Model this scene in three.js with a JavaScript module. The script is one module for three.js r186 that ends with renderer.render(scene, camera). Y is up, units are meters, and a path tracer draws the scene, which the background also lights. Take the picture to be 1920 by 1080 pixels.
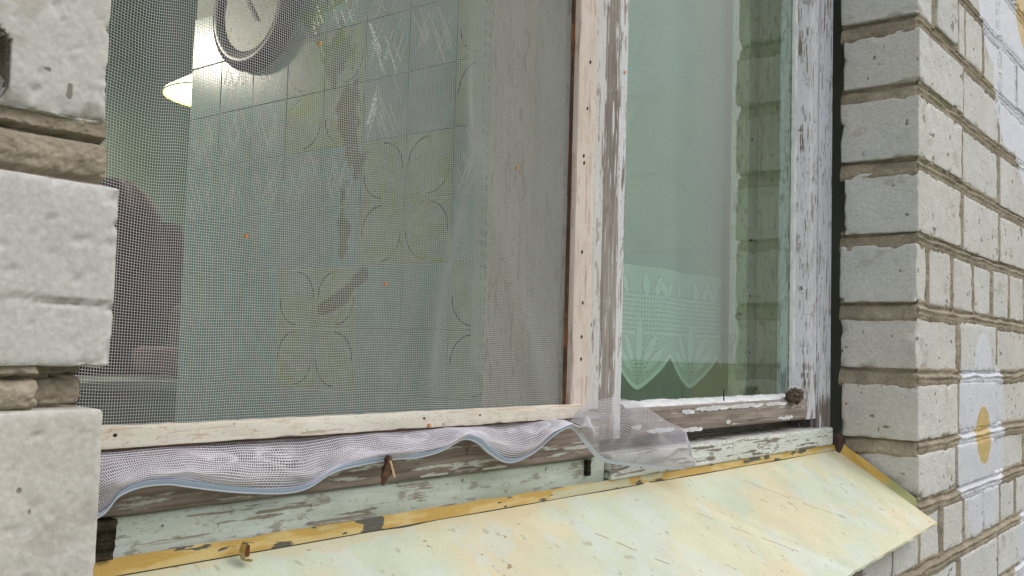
import * as THREE from 'three';
import { ImprovedNoise } from 'three/addons/math/ImprovedNoise.js';
import { mergeGeometries, mergeVertices } from 'three/addons/utils/BufferGeometryUtils.js';
import { RoundedBoxGeometry } from 'three/addons/geometries/RoundedBoxGeometry.js';

// ---------------------------------------------------------------- camera, sky, sun, exposure
const scene = new THREE.Scene();
const renderer = new THREE.WebGLRenderer({ antialias: true });
renderer.toneMapping = THREE.LinearToneMapping;
renderer.toneMappingExposure = 0.96;
renderer.shadowMap.enabled = true;
const camera = new THREE.PerspectiveCamera(2 * Math.atan(540 / 1800) * 180 / Math.PI, 16 / 9, 0.02, 400);
camera.position.set(-1.4313, 1.5, 0.4081);
{
  const m = new THREE.Matrix4();                                  // rows: camera right, up and back written in world axes
  m.makeBasis(new THREE.Vector3(0.6275, 0.0284, 0.7781), new THREE.Vector3(-0.0668, 0.9976, 0.0175), new THREE.Vector3(-0.7757, -0.0629, 0.6279));
  camera.quaternion.setFromRotationMatrix(m);
}
{ // overcast sky: brighter towards the zenith
  const W = 256, H = 128, d = new Float32Array(W * H * 4);
  for (let j = 0; j < H; j++) {
    const up = Math.sin(((j + 0.5) / H - 0.5) * Math.PI), L = 1.75 * (1 + 1.6 * Math.max(0, up)) / 2.6;
    for (let i = 0; i < W; i++) { const o = (j * W + i) * 4; d[o] = L * 0.972; d[o + 1] = L * 0.995; d[o + 2] = L * 1.025; d[o + 3] = 1; }
  }
  const t = new THREE.DataTexture(d, W, H, THREE.RGBAFormat, THREE.FloatType);
  t.mapping = THREE.EquirectangularReflectionMapping; t.magFilter = THREE.LinearFilter; t.needsUpdate = true;
  scene.background = t; scene.environment = t;
}
const sun = new THREE.DirectionalLight(0xfff6ea, 1.2);
sun.position.set(3.4, 6.4, 4.6); sun.target.position.set(-0.5, 1.4, 0);
sun.castShadow = true; sun.shadow.radius = 60; sun.shadow.mapSize.set(2048, 2048);
Object.assign(sun.shadow.camera, { left: -4, right: 4, top: 4, bottom: -4, near: 0.5, far: 20 });
scene.add(sun, sun.target);

// ---------------------------------------------------------------- helpers
function rng(seed) { let s = seed >>> 0; return () => { s = (s + 0x6d2b79f5) | 0; let t = Math.imul(s ^ (s >>> 15), 1 | s); t = (t + Math.imul(t ^ (t >>> 7), 61 | t)) ^ t; return ((t ^ (t >>> 14)) >>> 0) / 4294967296; }; }
const IN = new ImprovedNoise(), n3 = (x, y, z) => IN.noise(x, y, z);
const fbm3 = (x, y, z, o = 3) => { let a = 0.5, s = 0; for (let i = 0; i < o; i++) { s += a * n3(x, y, z); x = x * 2.03 + 7.1; y = y * 2.03 + 3.7; z = z * 2.03 + 1.3; a *= 0.5; } return s; };
const HT = (() => { const r = rng(77), a = new Float32Array(65536); for (let i = 0; i < 65536; i++) a[i] = r() * 2 - 1; return a; })();
function vn(x, y) {
  const ix = Math.floor(x), iy = Math.floor(y), fx = x - ix, fy = y - iy, u = fx * fx * (3 - 2 * fx), v = fy * fy * (3 - 2 * fy);
  const h = (a, b) => HT[(Math.imul(a, 7919) ^ Math.imul(b, 104729) ^ Math.imul(a + 31 * b, 15731)) >>> 3 & 65535];
  const a = h(ix, iy), b = h(ix + 1, iy), c = h(ix, iy + 1), d = h(ix + 1, iy + 1);
  return a + (b - a) * u + (c - a) * v + (a - b - c + d) * u * v;
}
const fb = (x, y, o = 4) => { let a = 0.5, s = 0; for (let i = 0; i < o; i++) { s += a * vn(x, y); x = x * 2.07 + 13.3; y = y * 2.07 + 5.9; a *= 0.55; } return s; };
const clamp = (x, a = 0, b = 1) => Math.min(b, Math.max(a, x)), sstep = (a, b, x) => { const t = clamp((x - a) / (b - a)); return t * t * (3 - 2 * t); };
const mix = (a, b, t) => [a[0] + (b[0] - a[0]) * t, a[1] + (b[1] - a[1]) * t, a[2] + (b[2] - a[2]) * t];
const used = new Map();
function numbered(name) { const n = used.get(name) ?? 0; used.set(name, n + 1); return n ? `${name}_${String(n).padStart(3, '0')}` : name; }
function dt(w, h, data, srgb, size, wrap = THREE.RepeatWrapping) {
  const t = new THREE.DataTexture(data, w, h); t.magFilter = THREE.LinearFilter; t.minFilter = THREE.LinearFilter; t.wrapS = t.wrapT = wrap;
  if (srgb) t.colorSpace = THREE.SRGBColorSpace;
  if (size) t.repeat.set(1 / size[0], 1 / size[1]);
  t.needsUpdate = true; return t;
}
// a surface whose fn(x, y) in metres gives { c:[r,g,b] 0..255, h:0..1, r:0..1 }; returns a material whose uv is in metres
function surf(w, h, sw, sh, fn, { bump = 0.001, wrap = THREE.MirroredRepeatWrapping, rough = null, ...rest } = {}) {
  const c = new Uint8Array(w * h * 4), b = new Uint8Array(w * h * 4), q = rough === 'map' ? new Uint8Array(w * h * 4) : null;
  for (let j = 0, o = 0; j < h; j++) for (let i = 0; i < w; i++, o += 4) {
    const s = fn((i + 0.5) / w * sw, (j + 0.5) / h * sh);
    c[o] = clamp(s.c[0], 0, 255); c[o + 1] = clamp(s.c[1], 0, 255); c[o + 2] = clamp(s.c[2], 0, 255); c[o + 3] = 255;
    b[o] = b[o + 1] = b[o + 2] = clamp(s.h) * 255; b[o + 3] = 255;
    if (q) { q[o] = q[o + 1] = q[o + 2] = clamp(s.r) * 255; q[o + 3] = 255; }
  }
  const p = { map: dt(w, h, c, true, [sw, sh], wrap), bumpMap: dt(w, h, b, false, [sw, sh], wrap), bumpScale: bump, roughness: typeof rough === 'number' ? rough : 1, ...rest };
  if (q) p.roughnessMap = dt(w, h, q, false, [sw, sh], wrap);
  return new THREE.MeshPhysicalMaterial(p);
}
function shade(o) { o.castShadow = o.receiveShadow = true; return o; }
function part(name, geo, mat, parent) { const m = shade(new THREE.Mesh(geo, mat)); m.name = name; parent.add(m); return m; }
function thing(name, label, category, pos = [0, 0, 0], group) {
  const o = new THREE.Group(); o.name = numbered(name); o.position.set(...pos); o.userData = { label, category }; if (group) o.userData.group = group; scene.add(o); return o;
}
function single(name, geo, mat, label, category, pos, group) {
  const m = shade(new THREE.Mesh(geo, mat)); m.name = numbered(name); if (pos) m.position.set(...pos); m.userData = { label, category }; if (group) m.userData.group = group; scene.add(m); return m;
}
function structure(name, geo, mat, pos) { const m = shade(new THREE.Mesh(geo, mat)); m.name = numbered(name); if (pos) m.position.set(...pos); m.userData = { kind: 'structure' }; scene.add(m); return m; }
const std = (c, r = 0.8, o = {}) => new THREE.MeshPhysicalMaterial({ color: c, roughness: r, ...o });
// box with uv in metres; long axis of the grain along u
function boxUV(w, h, d, along = 'x', r = 0.002, uo = 0, vo = 0) {
  const g = new RoundedBoxGeometry(w, h, d, 2, Math.min(r, w / 2.1, h / 2.1, d / 2.1)), p = g.attributes.position, n = g.attributes.normal, uv = g.attributes.uv;
  for (let i = 0; i < p.count; i++) {
    const x = p.getX(i), y = p.getY(i), z = p.getZ(i), ax = Math.abs(n.getX(i)), ay = Math.abs(n.getY(i)), az = Math.abs(n.getZ(i));
    let a, b;
    if (along === 'x') { a = ax > ay && ax > az ? z : x; b = az >= ay ? y : (ax > az && ax > ay ? y : z + h / 2 + d / 2); }
    else { a = y; b = az >= ax ? x : z + w / 2 + d / 2; if (ay > ax && ay > az) { a = z; b = x; } }
    uv.setXY(i, a + uo, b + vo);
  }
  return g;
}
function grid(nu, nv, fn, uvfn) {
  const P = [], U = [], I = [];
  for (let j = 0; j <= nv; j++) for (let i = 0; i <= nu; i++) { const p = fn(i / nu, j / nv); P.push(...p); U.push(...(uvfn ? uvfn(i / nu, j / nv, p) : [i / nu, j / nv])); }
  for (let j = 0; j < nv; j++) for (let i = 0; i < nu; i++) { const a = j * (nu + 1) + i, b = a + 1, c = a + nu + 1, d = c + 1; I.push(a, b, d, a, d, c); }
  const g = new THREE.BufferGeometry(); g.setAttribute('position', new THREE.Float32BufferAttribute(P, 3)); g.setAttribute('uv', new THREE.Float32BufferAttribute(U, 2)); g.setIndex(I); g.computeVertexNormals(); return g;
}
// rounded, chipped block: centre c, size s; grid coordinates finer at the edges
function axisCoords(len, step) {
  const h = len / 2, e = [0, 0.0015, 0.004, 0.008].filter((x) => x < h * 0.8), out = e.map((x) => -h + x), n = Math.max(1, Math.round((len - 0.016) / step));
  if (len > 0.02) for (let i = 1; i < n; i++) out.push(-h + 0.008 + (len - 0.016) * i / n);
  return out.concat(e.map((x) => h - x).reverse());
}
function block(cx, cy, cz, sx, sy, sz, { step = 0.02, r0 = 0.002, chip = 0.006, rough = 0.0008, freq = 60, seed = 0, warp = null, uvw = null } = {}) {
  const X = axisCoords(sx, step), Y = axisCoords(sy, step), Z = axisCoords(sz, step), hx = sx / 2, hy = sy / 2, hz = sz / 2, P = [], U = [], I = [];
  const move = (x, y, z) => {
    const wx = x + cx, wy = y + cy, wz = z + cz, c = n3(wx * freq + seed, wy * freq, wz * freq) + 0.5 * n3(wx * freq * 2.7, wy * freq * 2.7 + seed, wz * freq * 2.7);
    const r = Math.min(r0 + chip * Math.max(0, c - 0.12), hx * 0.8, hy * 0.8, hz * 0.8);
    const q = [clamp(x, -hx + r, hx - r), clamp(y, -hy + r, hy - r), clamp(z, -hz + r, hz - r)], v = [x - q[0], y - q[1], z - q[2]], l = Math.hypot(...v) || 1;
    const k = r + rough * (fbm3(wx * 45 + seed, wy * 45, wz * 45, 3) * 2 + 0.6 * n3(wx * 14, wy * 14, wz * 14 + seed));
    let p = [q[0] + v[0] / l * k, q[1] + v[1] / l * k, q[2] + v[2] / l * k];
    if (warp) p = warp(p, x, y, z);
    return p;
  };
  const face = (A, B, f, uvf, flip) => {
    const base = P.length / 3, na = A.length, nb = B.length;
    for (let j = 0; j < nb; j++) for (let i = 0; i < na; i++) { const s = f(A[i], B[j]); P.push(...move(...s)); U.push(...uvf(s[0] + cx, s[1] + cy, s[2] + cz)); }
    for (let j = 0; j < nb - 1; j++) for (let i = 0; i < na - 1; i++) { const a = base + j * na + i, b = a + 1, c = a + na, d = c + 1; flip ? I.push(a, d, b, a, c, d) : I.push(a, b, d, a, d, c); }
  };
  const fx = uvw ?? ((x, y) => [x, y]);
  face(X, Y, (a, b) => [a, b, hz], fx, false); face(X, Y, (a, b) => [a, b, -hz], fx, true);
  const sd = (x, y, z) => fx(z * 1.0 + 0.003 + (uvw ? -0.25 : 0), y, z);
  face(Z, Y, (a, b) => [hx, b, a], sd, true); face(Z, Y, (a, b) => [-hx, b, a], sd, false);
  const tp = (x, y, z) => fx(x, y + z, z);
  face(X, Z, (a, b) => [a, hy, b], tp, true); face(X, Z, (a, b) => [a, -hy, b], tp, false);
  const g = new THREE.BufferGeometry(); g.setAttribute('position', new THREE.Float32BufferAttribute(P, 3)); g.setAttribute('uv', new THREE.Float32BufferAttribute(U, 2)); g.setIndex(I); g.computeVertexNormals(); return g;
}

// ---------------------------------------------------------------- materials
const brickC = (x, y, k = 1) => {                                   // silicate brick: sandy grain, pores, faint smudges
  const g = vn(x * 900, y * 900) * 7 + vn(x * 420 + 9, y * 420) * 6, m = fb(x * 14, y * 14, 4) * 10, w = fb(x * 5 + 40, y * 5, 3);
  let c = [198 + g + m, 196 + g + m - w * 4, 193 + g + m - w * 9], h = 0.55 + vn(x * 500, y * 500) * 0.12 + fb(x * 60, y * 60, 3) * 0.25;
  const s = fb(x * 26 + 11, y * 40 + 3, 4); if (s > 0.4) { const t = sstep(0.4, 0.55, s) * 0.35; c = mix(c, [156, 148, 136], t); h -= t * 0.15; }
  const p = vn(x * 210 + 3, y * 210) + 0.5 * vn(x * 90, y * 90 + 8); if (p > 1.12) { const t = sstep(1.12, 1.25, p); c = mix(c, [120, 112, 102], t * 0.8); h -= t * 0.5; }
  return { c, h };
};
const mBrick = surf(1024, 1024, 0.42, 0.42, (x, y) => brickC(x, y), { bump: 0.0006, rough: 0.92 });
const mMortar = surf(512, 512, 0.3, 0.3, (x, y) => { const g = vn(x * 700, y * 700) * 10 + fb(x * 30, y * 30, 4) * 26; return { c: [156 + g, 145 + g, 129 + g * 0.9], h: 0.5 + fb(x * 160, y * 160, 4) * 0.6 }; }, { bump: 0.0022, rough: 0.95 });
// painted daisies across the outer face of the wall, drawn once in wall metres and laid over brick and mortar alike
const WX0 = -0.62, WY0 = 0.95, WW = 2.1, WH = 1.5, TW = 2048, TH = 1463;
const daisy = (() => {
  const cv = document.createElement('canvas'); cv.width = TW; cv.height = TH; const g = cv.getContext('2d');
  g.fillStyle = '#000'; g.fillRect(0, 0, TW, TH);
  const X = (x) => (x - WX0) / WW * TW, Y = (y) => TH - (y - WY0) / WH * TH, K = TW / WW;
  const petal = (cx, cy, deg, len, wid) => { g.save(); g.translate(X(cx), Y(cy)); g.rotate(-deg * Math.PI / 180); g.beginPath(); g.moveTo(0, -wid * K * 0.3); g.bezierCurveTo(len * K * 0.4, -wid * K * 1.15, len * K * 0.98, -wid * K * 1.05, len * K, 0); g.bezierCurveTo(len * K * 0.98, wid * K * 1.05, len * K * 0.4, wid * K * 1.15, 0, wid * K * 0.3); g.fill(); g.restore(); };
  const flower = (cx, cy, L, w, r, angs) => { g.fillStyle = '#f00'; for (const a of angs) petal(cx, cy, a, L, w); g.fillStyle = '#ff0'; g.beginPath(); g.arc(X(cx), Y(cy), r * K, 0, 7); g.fill(); };
  flower(0.377, 1.375, 0.175, 0.072, 0.049, [91, 32, 150, 200, 252, 295, 342]);
  flower(0.76, 2.27, 0.42, 0.15, 0.13, [200, 235, 268, 160, 300, 335, 120]);
  flower(0.82, 0.99, 0.26, 0.09, 0.07, [120, 165, 210, 75, 30, 255, 300]);
  return g.getImageData(0, 0, TW, TH).data;
})();
function wallMat(base, bump) {
  const m = surf(TW, TH, WW, WH, (x, y) => {
    const s = base(x, y), jx = x + vn(x * 300, y * 300) * 0.0012, jy = y + vn(x * 300 + 5, y * 300) * 0.0012;
    const i = clamp(Math.round(jx / WW * TW), 0, TW - 1), j = clamp(TH - 1 - Math.round(jy / WH * TH), 0, TH - 1), o = (j * TW + i) * 4;
    s.r = 0.92;
    if (daisy[o] > 128) {
      const wear = fb(x * 120, y * 120, 3) + 0.4 * vn(x * 600, y * 600);
      if (wear < 0.62) { s.c = daisy[o + 1] > 128 ? [200 + wear * 10, 172 + wear * 14, 112] : [209 + wear * 8, 210 + wear * 8, 221 + wear * 6]; s.r = 0.42; s.h = s.h * 0.5 + 0.3; }
    }
    return s;
  }, { bump, rough: 'map' });
  return m;
}
const mWallBrick = wallMat((x, y) => {
  const s = brickC(x * 0.8, y * 0.8), p = vn(x * 62 + 9, y * 62 + 2) + 0.55 * vn(x * 150, y * 150) - 0.25 + 0.35 * fb(x * 6, y * 6, 2);
  if (p > 0.8) { const t = sstep(0.8, 0.9, p); s.c = mix(s.c, [126, 120, 110], t * 0.85); s.h -= t * 0.5; }
  return s;
}, 0.0022);
const mWallMortar = wallMat((x, y) => { const g = vn(x * 500, y * 500) * 10 + fb(x * 26, y * 26, 4) * 30; return { c: [150 + g, 139 + g, 122 + g * 0.9], h: 0.5 + fb(x * 130, y * 130, 4) * 0.6 }; }, 0.0025);
const wallUV = (x, y) => [x - WX0, y - WY0];

// paint flaking off wood; x runs along the grain
function wood({ L = 0.6, W = 0.06, w = 1024, h = 128, paint = [214, 213, 212], bare = [138, 126, 117], peel = () => 0, grain = 1, seed = 0, edge = [92, 80, 72], bump = 0.0009, rough = 0.8, tint = 10, cracks = 0.5, dirty = 1 }) {
  return surf(w, h, L, W, (x, y) => {
    const X = x + seed, Y = y + seed * 0.37;
    const wav = y + 0.002 * vn(X * 9, seed), g = vn(X * 14, wav * 900) * 0.6 + vn(X * 30 + 4, wav * 420) * 0.5 + vn(X * 5, wav * 180) * 0.4;
    const flake = 0.62 * fb(X * 22, wav * 300, 5) + 0.5 * fb(X * 34 + 5, Y * 120, 5) + 0.3 * vn(X * 14, wav * 900), lim = 0.5 - peel(x, y);
    const bareT = sstep(lim, lim + 0.06, flake), rim = Math.exp(-(((flake - lim) / 0.03) ** 2));
    const gc = bare.map((v) => v + g * 26 * grain + fb(X * 9, Y * 40, 3) * 22);
    const pc = paint.map((v, k) => v + fb(X * 11 + 8, Y * 30, 4) * tint * (k === 2 ? 1.3 : 1) + vn(X * 300, Y * 700) * 3 + g * 7);
    let c = mix(pc, gc, bareT); c = mix(c, edge, rim * 0.2 * (bareT < 0.99 ? 1 : 0.4));
    const ck = vn(X * 16, wav * 520 + 40) * 0.7 + vn(X * 40, wav * 900 + 90) * 0.3; let hh = 0.62 - bareT * 0.3 + g * 0.1 * (0.3 + bareT);
    if (ck > 0.8 - cracks * 0.2) { const t = sstep(0.8 - cracks * 0.2, 0.88, ck) * (0.35 + 0.65 * bareT); c = mix(c, edge, t * 0.75); hh -= t * 0.4; }
    const sp = vn(X * 230 + 7, Y * 260) + 0.5 * vn(X * 70, Y * 70); if (sp > 1.17) { c = mix(c, [88, 74, 62], 0.7 * sstep(1.17, 1.25, sp)); }
    const cr = Math.abs(fb(X * 60 + 3, Y * 240 + 1, 3)); if (cr < 0.016 && bareT < 0.5) { c = mix(c, edge, 0.32); hh -= 0.12; }
    const dirt = fb(X * 70 + 21, Y * 200 + 6, 4); if (dirt > 0.26) c = mix(c, mix(edge, bare, 0.4), 0.45 * dirty * sstep(0.26, 0.5, dirt));
    return { c, h: hh };
  }, { bump, rough });
}
const mLath = wood({ L: 0.55, W: 0.05, paint: [208, 195, 186], bare: [182, 162, 150], peel: () => 0.16, seed: 3.1, edge: [150, 116, 92], tint: 14, cracks: 0.9, dirty: 0.35, bump: 0.0007 });
const mLathH = wood({ L: 0.55, W: 0.05, paint: [216, 210, 199], bare: [198, 182, 164], peel: () => 0.1, seed: 5.7, edge: [142, 98, 66], tint: 10, cracks: 0.8, dirty: 0.3, bump: 0.0007 });
const mPost = wood({ L: 0.7, W: 0.09, h: 192, paint: [200, 199, 198], bare: [146, 132, 122], peel: () => 0.14, seed: 8.3 });
const mStile = wood({ L: 0.7, W: 0.12, h: 256, paint: [208, 209, 213], bare: [140, 131, 125], peel: (x, y) => { const v = y - 0.04; return v < 0.033 ? 0.62 * sstep(0.034, 0.024, v) + 0.14 : 0.14; }, seed: 12.9 });
const mStileR = wood({ L: 0.7, W: 0.12, h: 256, paint: [207, 208, 216], bare: [130, 122, 117], peel: () => 0.2, seed: 21.4 });
const mJamb = wood({ L: 0.7, W: 0.12, h: 256, paint: [203, 204, 214], bare: [118, 107, 102], peel: (x) => 0.2 + 0.6 * sstep(0.085, 0.05, x), seed: 25.2 });
const mRail = wood({ L: 0.7, W: 0.1, h: 192, paint: [206, 206, 200], bare: [138, 127, 119], peel: () => 1.0, seed: 31.5, grain: 1.2, edge: [84, 72, 66] });
const mRailL = wood({ L: 0.7, W: 0.1, h: 192, paint: [200, 202, 194], bare: [134, 120, 110], peel: (x) => 0.75, seed: 36.5, grain: 1.2, edge: [84, 72, 66] });
const mBoard = wood({ L: 0.8, W: 0.13, w: 1536, h: 256, paint: [188, 196, 185], bare: [138, 128, 116], peel: (x, y) => 0.13 + 0.14 * vn(x * 7, y * 30), seed: 42.1, tint: 34, cracks: 0.9, edge: [100, 88, 78] });
const mStrip = wood({ L: 0.7, W: 0.1, h: 192, paint: [206, 209, 204], bare: [118, 108, 100], peel: () => 0.24, seed: 47.8, edge: [70, 62, 58] });
const mInner = wood({ L: 0.9, W: 0.2, h: 256, paint: [204, 200, 184], bare: [166, 152, 132], peel: () => 0.06, seed: 53.3, edge: [120, 106, 88], cracks: 0.6 });
const mOlive = wood({ L: 0.9, W: 0.2, h: 256, paint: [172, 174, 158], bare: [150, 140, 120], peel: () => -0.05, seed: 57.3, edge: [120, 112, 96], cracks: 0.1 });

// sill sheet: old paint in cream, pale green and white over tin; yellow under-coat on the turned-up edges
const mSheet = surf(2048, 448, 1.28, 0.28, (x, y) => {
  const a = fb(x * 5 + 2, y * 9, 4), b = fb(x * 7 + 31, y * 12 + 8, 4), st = fb(x * 4 + y * 22, y * 6 - x * 30, 4);
  let c = mix([205, 203, 174], [195, 201, 180], sstep(-0.1, 0.25, a)); c = mix(c, [209, 198, 166], sstep(0.0, 0.35, b) * 0.8); c = mix(c, [200, 206, 200], sstep(0.08, 0.35, st) * 0.55);
  const g = vn(x * 800, y * 800) * 4; c = c.map((v) => v + g + fb(x * 40, y * 40, 3) * 9);
  const sp = vn(x * 95 + y * 60, y * 95 - x * 30) + 0.6 * vn(x * 260, y * 180); if (sp > 1.0) c = mix(c, [164, 162, 142], 0.6 * sstep(1.0, 1.15, sp));
  const ru = vn(x * 120 + 50, y * 190) + 0.6 * vn(x * 420, y * 420) + 0.3 * b; if (ru > 1.2) c = mix(c, [140, 108, 82], 0.7 * sstep(1.2, 1.32, ru));
  if (y < 0.006 + 0.012 * b + 0.004 * vn(x * 90, y * 90)) c = mix(c, [208, 190, 150], 0.4);                             // ragged edge of the yellow coat
  for (const [x0, y0, x1, y1] of [[0.69, 0.045, 0.8, 0.13], [0.5, 0.03, 0.57, 0.09], [0.86, 0.02, 0.98, 0.11]]) { const t = (y - y0) / (y1 - y0); if (t > 0 && t < 1 && Math.abs(x - x0 - (x1 - x0) * t - 0.002 * vn(y * 60, 3)) < 0.0009 && vn(x * 60, y * 60) > -0.25) c = mix(c, [128, 96, 78], 0.7); }
  return { c, h: 0.5 + a * 0.35 + vn(x * 240, y * 240) * 0.04 };
}, { bump: 0.0022, rough: 0.5 });
const mYellow = surf(1536, 96, 1.28, 0.05, (x, y) => {
  const a = fb(x * 22, y * 60, 4), g = vn(x * 600, y * 600) * 5; let c = mix([186, 152, 76], [202, 178, 118], sstep(-0.1, 0.3, a)), h = 0.6; c = c.map((v) => v + g);
  const p = fb(x * 12 + 6, y * 20 + 2, 3); if (p > 0.16) c = mix(c, [190, 188, 162], sstep(0.16, 0.24, p) * 0.85);
  const k = fb(x * 34 + 3, y * 70 + 9, 4) + 0.22 * vn(x * 7 + 1, 3); if (k > 0.36) { const t = sstep(0.36, 0.4, k); c = mix(c, [82, 78, 70], t); h -= t * 0.5; }
  return { c, h };
}, { bump: 0.0006, rough: 0.55 });
const mSideFlash = surf(256, 64, 0.16, 0.04, (x, y) => { const a = fb(x * 30, y * 60, 4); const t = sstep(0.06, 0.085, x + a * 0.02); let c = mix([196, 160, 76], [150, 152, 98], t); c = c.map((v) => v + a * 26); return { c, h: 0.5 + a * 0.4 }; }, { bump: 0.0008, rough: 0.6, wrap: THREE.ClampToEdgeWrapping });
const mDarkBlock = surf(128, 128, 0.04, 0.04, (x, y) => { const a = fb(x * 160, y * 400, 5); return { c: [58 + a * 46, 52 + a * 44, 42 + a * 38], h: 0.5 + a }; }, { bump: 0.001, rough: 0.95, specularIntensity: 0.3 });
const mBrownEdge = surf(256, 64, 0.3, 0.06, (x, y) => { const a = fb(x * 60, y * 160, 4); return { c: mix([92, 66, 50], [136, 88, 54], sstep(0.05, 0.35, a)).map((v) => v + a * 20), h: 0.5 + a }; }, { bump: 0.0005, rough: 0.9 });
const mHoleFill = std(0x6a3a22, 0.9), mNail = std(0x3b2f2a, 0.7, { metalness: 0.3 });
const mNet = std(new THREE.Color().setRGB(0.54, 0.545, 0.56), 0.85);
const mNetLoose = std(new THREE.Color().setRGB(0.68, 0.65, 0.71), 0.85);
const mHem = std(new THREE.Color().setRGB(0.42, 0.52, 0.74), 0.8), mHemEdge = std(new THREE.Color().setRGB(0.66, 0.70, 0.84), 0.8);
const mGlass = new THREE.MeshPhysicalMaterial({ color: new THREE.Color().setRGB(0.78, 0.95, 0.87), transmission: 1, thickness: 0, roughness: 0.0, ior: 2.1 });
const mPutty = surf(256, 64, 0.2, 0.04, (x, y) => { const a = fb(x * 60, y * 90, 4); return { c: [208 + a * 30, 209 + a * 30, 212 + a * 26], h: 0.5 + a * 0.6 }; }, { bump: 0.0012, rough: 0.85 });

// ---------------------------------------------------------------- ground and the shell of the house
const mGround = surf(512, 512, 3, 3, (x, y) => { const a = fb(x * 6, y * 6, 5), g = vn(x * 90, y * 90) * 14; return { c: mix([96, 92, 74], [86, 104, 58], sstep(-0.1, 0.25, a)).map((v) => v + g), h: 0.5 + a }; }, { bump: 0.02, rough: 0.95 });
{ const g = new THREE.PlaneGeometry(300, 300); g.rotateX(-Math.PI / 2); const uv = g.attributes.uv; for (let i = 0; i < uv.count; i++) uv.setXY(i, uv.getX(i) * 300, uv.getY(i) * 300); structure('ground', g, mGround); }

const mPlaster = surf(256, 256, 1, 1, (x, y) => { const a = fb(x * 8, y * 8, 4) * 12; return { c: [172 + a, 178 + a, 164 + a], h: 0.5 + fb(x * 40, y * 40, 3) * 0.5 }; }, { bump: 0.001, rough: 0.7 });
const wall = thing('brick_wall', 'white silicate brick house wall with mortar joints and painted daisies around the window', 'wall');
{ // the core of the wall stands a little behind the bricks and carries the plaster inside
  const cores = [[-4.5, -1.228, 0, 3.6], [0.016, 4.5, 0, 3.6], [-1.228, 0.016, 0, 1.262], [-1.228, 0.016, 2.47, 3.6]];
  part('wall_core', mergeGeometries(cores.map(([x0, x1, y0, y1]) => { const g = boxUV(x1 - x0, y1 - y0, 0.098, 'x', 0.001); g.translate((x0 + x1) / 2, (y0 + y1) / 2, -0.067); return g; })), mMortar, wall);
  const inner = [[-4.5, -1.262, 0, 3.6], [0.1, 4.5, 0, 3.6], [-1.262, 0.1, 0, 1.34], [-1.262, 0.1, 2.5, 3.6]];
  part('inner_wall', mergeGeometries(inner.map(([x0, x1, y0, y1]) => { const g = boxUV(x1 - x0, y1 - y0, 0.30, 'x', 0.001); g.translate((x0 + x1) / 2, (y0 + y1) / 2, -0.268); return g; })), mPlaster, wall);
}
const JR = [1.01, 1.105, 1.2, 1.29, 1.3767, 1.4745, 1.5725, 1.6751, 1.784, 1.894, 1.995, 2.1, 2.203, 2.306, 2.409];
const bedH = 0.0215;
const series = (a, p, end, first = []) => { const o = [...first]; for (let x = a; x < end; x += p) o.push(x); return o; };
const XE = 2.0;
const perps = [ // upright joints of each course, course k lies over JR[k]
  series(0.22, 0.256, XE, [-0.29, -0.035]), series(0.22, 0.256, XE, [-0.29, -0.035]), series(0.125, 0.125, XE, [-0.5, -0.37, -0.24, -0.115, 0.012]),
  series(0.2, 0.256, XE), series(0.215, 0.262, XE), series(0.222, 0.256, XE), series(0.0527, 0.1305, XE), series(0.24, 0.255, XE), series(0.2427, 0.256, XE), series(0.247, 0.256, XE),
  series(0.26, 0.128, XE, [0.08, 0.212]), series(0.245, 0.256, XE), series(0.12, 0.13, XE), series(0.25, 0.256, XE),
];
const rb = rng(5);
for (let k = 0; k < JR.length - 1; k++) {
  const y0 = JR[k] + bedH / 2, y1 = JR[k + 1] - bedH / 2, below = k < 3, xs = [below ? -0.62 : 0, ...perps[k].filter((x) => x > (below ? -0.6 : 0.03)), XE];
  for (let i = 0; i < xs.length - 1; i++) {
    const corner = i === 0 && !below, a = xs[i] + (i ? 0.0085 : 0) + (corner ? (rb() - 0.5) * 0.004 : 0), b = xs[i + 1] - 0.0085 + (rb() - 0.5) * 0.004, dz = (rb() - 0.5) * 0.005, dy = (rb() - 0.5) * 0.004;
    const far = a > 0.75;
    const g = block((a + b) / 2, (y0 + y1) / 2 + dy, -0.0585 + dz, b - a, y1 - y0 + (rb() - 0.5) * 0.008, 0.115 - rb() * 0.008, { step: far ? 0.05 : corner ? 0.006 : 0.01, r0: 0.0022, chip: corner ? 0.02 : 0.012, freq: corner ? 38 : 58, seed: k * 3.7 + i * 1.9, rough: 0.0009, uvw: wallUV });
    const m = part('brick', g, mWallBrick, wall); m.position.set((a + b) / 2, (y0 + y1) / 2 + dy, -0.0585 + dz); m.rotation.z = (rb() - 0.5) * (corner ? 0.02 : 0.02);
  }
}
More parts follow.
